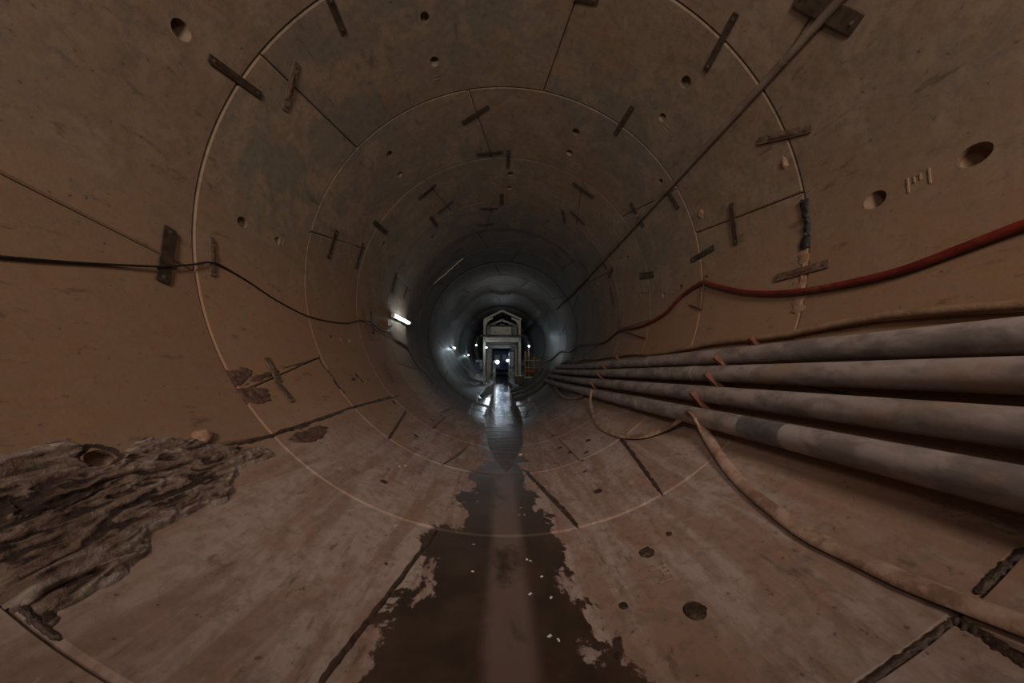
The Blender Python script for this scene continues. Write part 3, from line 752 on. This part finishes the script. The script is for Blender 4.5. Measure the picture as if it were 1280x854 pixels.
# chips
for i, (th, y) in enumerate(D['CHIPS']):
    bm = bmesh.new(); bmesh.ops.create_icosphere(bm, subdivisions=2, radius=1)
    n = N(th); tt = Vector((cos(rad(th)), 0, -sin(rad(th)))); rot = Matrix((tt, Vector((0, 1, 0)), n)).transposed()
    sx, sy = random.uniform(.02, .045), random.uniform(.02, .05)
    for v in bm.verts:
        k = 1+.35*noise.noise(v.co*1.7+Vector((i*3, 0, 0))); c = v.co*k
        v.co = rot @ Vector((c.x*sx, c.y*sy, c.z*.009))
    me = bpy.data.meshes.new('mud_clod'); bm.to_mesh(me); bm.free()
    o = link('mud_clod', me, 'mud'); o.location = P(th, y, .004)
    tag(o, 'small flat dark mud clod ' + ('in the trail right of the wet strip' if th > 0 else ('on the left floor beside the wet strip' if y > 5 and abs(th) > 150 else 'on the lower left wall under the short joints')), 'mud clod', 'mud clods ' + ('right of the wet strip' if th > 0 else ('left of the wet strip' if y > 5 and abs(th) > 150 else 'on the lower left wall')))
# white scraps
for i, (th, y) in enumerate(D['SCRAPS']):
    s_ = .018 if i else .07
    if i in (14, 12, 8): s_ = .022
    m = MB(); g = 5; a0 = random.uniform(0, 3)
    for q in range(g):
        for p in range(g):
            u, v = (q/(g-1)-.5)*2, (p/(g-1)-.5)*2
            x = (u*cos(a0)-v*.55*sin(a0))*s_*.6; yy = (u*sin(a0)+v*.55*cos(a0))*s_*.6
            m.v.append(Vector((x, yy, .007+.35*s_*abs(noise.noise(Vector((u*1.3, v*1.3, i)))))))
    for q in range(g-1):
        for p in range(g-1): a = q*g+p; m.f.append((a, a+1, a+g+1, a+g))
    o = m.build('paper_scrap', 'paper', angle=80); c = P(th, y, .03 if i == 0 else 0); o.location = c; o.rotation_euler = (0, rad(180-th) if th > 0 else -rad(180+th), 0)
    lab = 'largest white paper scrap, on the wet strip beyond the second ring joint' if i == 0 else 'lone pale scrap on the left floor outside the wet strip' if i == 16 else None
    if lab: tag(o, lab, 'paper scrap')
    else:
        side = 'left half' if i in (2, 3, 7, 10) else 'right half'
        tag(o, f'tiny crumpled white scrap on the {side} of the wet floor strip', 'paper scrap', f'white scraps on the {side} of the wet strip')
a, b = D['REBAR']
m = MB(); pa, pb = P(*a, .012), P(*b, .012); K = 24
m.tube([pa.lerp(pb, i/K) for i in range(K+1)], [.011+(.0025 if i % 2 else 0) for i in range(K+1)], 8)
tag(m.build('steel_rod', 'steel', origin=(pa+pb)/2), 'short dark steel rod lying on the left floor beyond the big ring joint', 'rod')

# ------------------------------------------------------------ water in the invert
m = MB(); cols = 9; rows = 160
for j in range(rows+1):
    y = 4.3+(34-4.3)*j/rows
    f = max(0, min(1, (y-4.5)/5.5)); f = f*f*(3-2*f)
    w = .03+.27*min(1, (y-4.3)/1.6)**.7+.25*f + .02*noise.noise(Vector((0, y*1.4, 0)))
    zz = (w*w)/(2*R)+.001+zo(y)
    for k in range(cols):
        u = k/(cols-1)*2-1
        ww = w*(1+.18*noise.noise(Vector((y*2.1, 3 if u > 0 else 8, 0))))
        m.v.append(Vector((u*ww-.03, y, zz)))
for j in range(rows):
    for k in range(cols-1): a = j*cols+k; m.f.append((a, a+1, a+cols+1, a+cols))
o = m.build('water', 'water', angle=80); tag(o, 'shallow dark water lying along the middle of the floor toward the gantry', 'water')

# ------------------------------------------------------------ lamps on the wall
th, y0, y1 = D['TUBES']; y0 -= .02
def tube_lamp(th, y0, y1, lab, emat='tube'):
    c = P(th, (y0+y1)/2, .05); root = empty('tube_lamp', c); tag(root, lab, 'lamp')
    n = N(th); t = Vector((cos(rad(th)), 0, -sin(rad(th)))); rot = Matrix((t, Vector((0, 1, 0)), n)).transposed()
    m = MB(); m.box(c-n*.012, (.10, y1-y0, .045), rot); part(m, 'housing', 'plastic', root, bevel=.006)
    m = MB(); m.tube([P(th, y0+.03, .085), P(th, y1-.03, .085)], .034, 16); part(m, 'tube', emat, root)
    for y in (y0+.02, y1-.02):
        m = MB(); m.box(P(th, y, .075), (.085, .04, .06), rot); part(m, 'end_cap', 'plastic', root, bevel=.005)
    return root
tube_lamp(th, y0, y1, 'bright white tube lamp fixed lengthwise on the left wall')
bth, by_ = D['BOX']; c = P(bth, by_, .035); n = N(bth); t = Vector((cos(rad(bth)), 0, -sin(rad(bth)))); rot = Matrix((t, Vector((0, 1, 0)), n)).transposed()
root = empty('junction_box', c); tag(root, 'small pale junction box just before the tube lamp on the left wall', 'junction box')
m = MB(); m.box(c, (.15, .12, .07), rot); part(m, 'box_body', 'plastic', root, bevel=.008)
m = MB(); m.box(c+n*.037, (.13, .10, .008), rot); part(m, 'lid', 'plastic', root, bevel=.003)
for q, (lt, ly) in enumerate(D['LAMP2']):
    tube_lamp(lt, ly-.5, ly+.5, ['nearer of the two small bright lamps on the far left wall', 'farther of the two small bright lamps on the far left wall'][q], 'led2')

def lamp(kind, loc, energy, color, size=0., rot=None, **k):
    L = bpy.data.lights.new('light', kind); L.energy = energy; L.color = color
    if kind == 'AREA': L.shape = 'DISK'; L.size = size
    elif kind in ('POINT', 'SPOT'): L.shadow_soft_size = size
    for a, b in k.items(): setattr(L, a, b)
    o = bpy.data.objects.new('lamp_or_fill_light', L); col.objects.link(o); o.location = loc
    if rot: o.rotation_euler = rot
    return o

# ------------------------------------------------------------ trailing gantry of the boring machine
GY = 19.5
def PX(px): return -.108+(px-626)*.05063
def PZ(py): return 5.298-(py-387)*.05035
def portal(root, y, x0, x1, zb0, zb1, zeave, zpeak, w=.13, arch=True, mat='frame', zmid=3.40):
    xm = (x0+x1)/2
    for x, zb in ((x0, zb0), (x1, zb1)):
        m = MB(); m.ibeam((x, y, zb), (x, y, zeave), w, w*1.1, .03, (1, 0, 0)); m.box((x, y, zb+.02), (w*1.8, w*1.8, .05))
        part(m, 'leg', mat, root)
    m = MB(); m.beam((x0-.02, y, zeave), (xm, y, zpeak), w*.9, w*.8); m.beam((xm, y, zpeak), (x1+.12, y, zeave+.02), w*.9, w*.8)
    part(m, 'roof_beam', mat, root)
    if arch:
        for s_, x in ((1, x0), (-1, x1)):
            # curved haunch plate between leg and roof beam
            m = MB(); K = 8; inner = []; outer = []
            for i in range(K+1):
                a = math.pi/2*i/K
                inner.append((x+s_*(.09+.42*(1-cos(a))), zeave-.50+.42*sin(a)+.12*i/K))
            for yy in (y-.03, y+.03):
                for (ix, iz) in inner: m.v.append(Vector((ix, yy, iz)))
                for i in range(K+1):
                    f = i/K
                    ox = x+s_*.02 if f < .5 else x+s_*(.02+(f-.5)*2*.50)
                    oz = zeave-.50+f*2*.46 if f < .5 else zeave-.04+(f-.5)*2*.20
                    m.v.append(Vector((ox, yy, oz)))
            n2 = 2*(K+1)
            for i in range(K):
                for b in (0, n2): m.f.append((b+i, b+i+1, b+K+1+i+1, b+K+1+i))
                m.f.append((i, i+1, n2+i+1, n2+i)); m.f.append((K+1+i, K+1+i+1, n2+K+1+i+1, n2+K+1+i))
            part(m, 'haunch_plate', mat, root)
    m = MB(); m.ibeam((x0-.05, y, zmid), (x1+.05, y, zmid), w, .20, .03); part(m, 'cross_beam', mat, root)
g = empty('trailing_gantry', (0, GY, .5)); tag(g, 'white steel portal gantry with arched top standing in the distant tunnel', 'gantry')
x0, x1 = PX(606), PX(649.5)
portal(g, GY, x0, x1, .42, .42, PZ(400), PZ(388.5))
m = MB(); m.ibeam((x0-.25, GY-.2, PZ(420.8)), (x1+.25, GY-.2, PZ(420.8)), .12, .13); part(m, 'platform_edge', 'dark_steel', g, label='dark edge of the upper platform')
m = MB(); m.beam((x0+.1, GY-.02, PZ(427)), (x1-.1, GY-.02, PZ(427)), .1, .12); part(m, 'lower_beam', 'frame', g)
for sx, px in ((1, 606), (-1, 649)):
    m = MB(); m.beam((PX(px), GY-.04, PZ(428)), (PX(px)+sx*.28, GY-.04, PZ(423.5)), .05, .07); part(m, 'gusset', 'frame', g)
m = MB()
for x in (x0, x1):
    m.ibeam((x, GY, 3.45), (x, GY+15, 3.45+.06*13), .14, .2, .02); m.ibeam((x, GY, .75), (x, GY+15, .75+.9), .12, .16, .02)
part(m, 'side_rail', 'frame', g)
m = MB(); m.beam((PX(627), GY+.2, 3.62), (PX(627), GY+15, 3.62+.8), 2.0, .05); part(m, 'deck', 'dark_steel', g)
m = MB()
for sx in (x0-.12, x1+.12):
    for yy in (GY-.15, GY+.35):
        m.tube([(sx-.05, yy, .55), (sx+.05, yy, .55)], .16, 20)
part(m, 'wheels', 'dark_steel', g)
for i, (dy, s_) in enumerate(((2.6, .93), (5.2, 1), (8.2, 1), (11.5, 1))):
    root = g
    dz = .06*dy
    portal(root, GY+dy, x0+.10, x1-.10, .5+dz, .5+dz, PZ(402)+dz*.4, PZ(392.5)+dz*.4, .14, True, 'frame', 3.3+dz)
    m = MB(); m.beam((x0+.2, GY+dy-.4, 3.05+dz), (x1-.2, GY+dy-.4, 3.05+dz), .2, .12); part(m, 'hanging_beam', 'frame', g)
# cabinet standing on the upper deck
cx, cy, cz = PX(626.5), GY+.9, PZ(413)
root = empty('control_cabinet', (cx, cy, PZ(419))); tag(root, 'pale riveted control cabinet on the upper deck beneath the arch', 'cabinet')
m = MB(); m.box((cx, cy, cz), (1.35, .6, .62)); part(m, 'cabinet_body', 'cab', root, bevel=.03)
m = MB(); m.box((cx, cy, cz+.36), (1.5, .7, .09)); part(m, 'roof', 'dark_steel', root, bevel=.02)
for s_ in (-1, 1):
    m = MB(); m.box((cx+s_*.34, cy-.31, cz), (.62, .02, .55)); part(m, 'door', 'cab', root, bevel=.006)
    for q in range(4):
        m = MB(); m.tube([(cx+s_*.38, cy-.34, cz-.2+q*.13), (cx+s_*.38, cy-.31, cz-.2+q*.13)], .04, 12); part(m, 'indicator', 'plastic' if (q+s_) % 3 else 'dark_steel', root)
# side machinery
def unit(name, lab, cat, c, size, mat, extras=()):
    root = empty(name, (c[0], c[1], c[2]-size[2]/2)); tag(root, lab, cat)
    m = MB(); m.box(c, size); part(m, 'casing', mat, root, bevel=.02)
    for nm, mt, cc, ss in extras:
        m = MB(); m.box((c[0]+cc[0], c[1]-size[1]/2-.02+cc[1], c[2]+cc[2]), ss); part(m, nm, mt, root, bevel=.008)
    return root
unit('power_unit', 'blue painted machine casing left of the gantry leg', 'machine', (PX(597.5), GY+1.0, PZ(456)), (.34, 1.6, .62), 'blue', (('door', 'dark_steel', (0, 0, 0), (.2, .02, .4)), ('vent', 'cab', (0, 0, .2), (.22, .015, .08))))
unit('rear_unit', 'dim blue grey machine unit closing the view at the back of the gantry', 'machine', (PX(626), GY+12.6, 2.55), (1.5, .8, 1.9), 'blue', (('door', 'cab', (-.35, 0, -.1), (.5, .03, 1.3)), ('panel', 'cab', (.4, 0, .3), (.4, .03, .6)), ('vent', 'dark_steel', (.4, 0, -.5), (.4, .03, .3))))
for sx, lb in ((-1, 'left'), (1, 'right')):
    root = empty('handrail', (sx*.62, GY+6, 1.2)); tag(root, f'pale steel handrail on the {lb} of the walkway inside the gantry', 'handrail')
    for yy in (1.2, 4, 7, 10):
        m = MB(); m.beam((sx*.62+.02, GY+yy, .5+.055*yy), (sx*.62+.02, GY+yy, 2.0+.055*yy), .05, .05, (1, 0, 0)); part(m, 'post', 'frame', root)
    for zz in (1.3, 1.95):
        m = MB(); m.tube([(sx*.62+.02, GY+1.2, zz+.066), (sx*.62+.02, GY+10, zz+.55)], .03, 10); part(m, 'rail', 'frame', root)
unit('tool_crate', 'small pale crate low down left of the gantry leg', 'crate', (PX(598.5), GY-.1, PZ(470)), (.26, .4, .30), 'cab', (('lid', 'dark_steel', (0, 0, .15), (.28, .05, .04)),))
unit('switch_cabinet', 'blue cabinet inside the right side of the gantry', 'cabinet', (PX(642), GY+4, PZ(447)), (.35, 2.4, 1.3), 'blue', (('door', 'cab', (0, 0, 0), (.25, .02, 1.0)), ('handle', 'dark_steel', (.08, -.02, 0), (.02, .02, .15))))
unit('battery_box', 'dark box low inside the right gantry leg', 'box', (PX(648), GY-.2, PZ(475)), (.5, .7, .55), 'dark_steel', (('lid', 'cab', (0, 0, .26), (.44, .03, .05)),))
# ochre pump frame at right
root = empty('pump_frame', (PX(663), GY, .9)); tag(root, 'rusty ochre pump frame with rails right of the gantry', 'machine')
for px, z0, z1 in ((656.5, 474, 440), (661, 474, 432), (667.5, 474, 446), (673, 470, 450)):
    m = MB(); m.beam((PX(px), GY+.1, PZ(z0)), (PX(px), GY+.1, PZ(z1)), .07, .07, (1, 0, 0)); part(m, 'post', 'ochre', root)
for pz, a, b in ((472, 655, 671), (460, 655, 676), (451, 655, 676)):
    m = MB(); m.beam((PX(a), GY+.05, PZ(pz)), (PX(b), GY+.05, PZ(pz)), .08, .08); part(m, 'rail', 'ochre' if pz != 472 else 'frame', root)
m = MB(); m.tube([(PX(657), GY+.2, PZ(465)), (PX(668), GY+.2, PZ(465))], .20, 20); part(m, 'pump_barrel', 'bracket', root)
m = MB(); m.tube([(PX(662), GY+.3, PZ(460)), (PX(662), GY+.3, PZ(444)), (PX(668), GY+.5, PZ(440))], .07, 12); part(m, 'riser', 'dark_steel', root)
# stacked floor segments or sleepers right of the channel
lab_s = ['upper dark curved sleeper lying across the floor before the gantry at right', 'middle dark curved sleeper lying across the floor before the gantry at right', 'nearest dark curved sleeper lying across the floor before the gantry at right']
for i, yy in enumerate((17.6, 15.6, 13.9)):
    m = MB(); pts = [P(t, yy, .07) for t in range(122, 172, 4)]
    for a, b in zip(pts, pts[1:]): m.beam(a, b, .16, .12, N(150))
    tag(m.build('curved_sleeper', 'dark_steel', origin=pts[5]), lab_s[i], 'sleeper')
# lamps on the gantry, followed by added fill lights
def flood(x, y, z, r, lab, e, colr=(.80, .92, 1.0), mat='led', spf=.06):
    root = empty('floodlight', (x, y, z)); tag(root, lab, 'lamp')
    m = MB(); m.tube([(x, y, z), (x, y+.12, z)], [r*1.25, r*.8], 20); part(m, 'casing', 'dark_steel', root)
    m = MB(); m.tube([(x, y-.012, z), (x, y+.005, z)], r, 20); part(m, 'glass', mat, root)
    m = MB(); m.beam((x, y+.06, z+r), (x, y+.06, z+r+.25), .03, .03, (1, 0, 0)); part(m, 'stem', 'dark_steel', root)
    if e: lamp('POINT', (x, y-.35, z), e, colr, .03, specular_factor=spf)
flood(PX(620.7), GY+6, PZ(451.8)+.14, .15, 'brightest round floodlight in the middle of the gantry', 14)
flood(PX(636.5), GY+4.5, PZ(450)+.1, .10, 'second bright floodlight right of centre inside the gantry', 8)
flood(PX(596), GY-.1, PZ(432.5), .05, 'small lamp high on the left outside of the gantry', 3, mat='led2')
flood(PX(608.5), GY-.2, PZ(435.5), .05, 'small lamp on the left gantry leg', 5, mat='led2', spf=1.0)
flood(PX(661), GY-.1, PZ(433.5), .06, 'small lamp right of the gantry above the pump frame', 4, mat='led2')
lamp('POINT', (0, GY+3, 4.6), 5, (.85, .93, 1.0), .1, specular_factor=.1)  # added point lights without fixtures, brightening the gantry interior and far walls
lamp('POINT', (-1.9, GY-.6, 2.8), 3, (.75, .92, 1.0), .1)
lamp('POINT', (2.0, GY-.9, 3.3), 4, (.75, .92, 1.0), .1)
lamp('POINT', (0, GY+8, 2.9), 16, (.55, .75, 1.0), .1, specular_factor=.03)
lamp('POINT', (0, 33, 3.0), 40, (.78, .92, 1.0), .1, specular_factor=.05)
lamp('POINT', (0, GY-1.6, 4.0), 5, (1.0, .93, .82), .1, specular_factor=.05)


# ------------------------------------------------------------ light
WARM = (1.0, .845, .715)
for dx in (-1.2, 1.2):
    lamp('SPOT', (dx, -1.6, 3.3), 400, WARM, .5, (rad(83), 0, 0), spot_size=rad(112), spot_blend=1.0)  # added unseen spots behind the camera, cones shaped to darken the frame edges
lamp('POINT', P(D['TUBES'][0], (y0+y1)/2, .13), 5, (.72, .90, 1.0), .02)
for lt, ly in D['LAMP2']: lamp('POINT', P(lt, ly, .2), 5, (.70, .92, 1.0), .02)
w = bpy.data.worlds.new('world'); bpy.context.scene.world = w; w.use_nodes = True
bg = w.node_tree.nodes.get('Background') or w.node_tree.nodes.new('ShaderNodeBackground')
bg.inputs[0].default_value = (.55, .45, .38, 1); bg.inputs[1].default_value = 0.07

# ------------------------------------------------------------ camera
cam = bpy.data.cameras.new('camera'); co = bpy.data.objects.new('camera', cam); col.objects.link(co)
cam.sensor_width = 36; cam.lens = F/1280*36; cam.clip_start = .05; cam.clip_end = 200
Rz = Matrix.Rotation(YAW, 3, 'Z'); Rx = Matrix.Rotation(PITCH, 3, 'X'); base = Matrix.Rotation(math.pi/2, 3, 'X')
co.matrix_world = Matrix.Translation((CX, 0, CZ)) @ (Rz @ Rx @ base).to_4x4()
sc = bpy.context.scene; sc.camera = co
sc.view_settings.view_transform = 'Standard'; sc.view_settings.look = 'None'; sc.view_settings.exposure = 0; sc.view_settings.gamma = 1
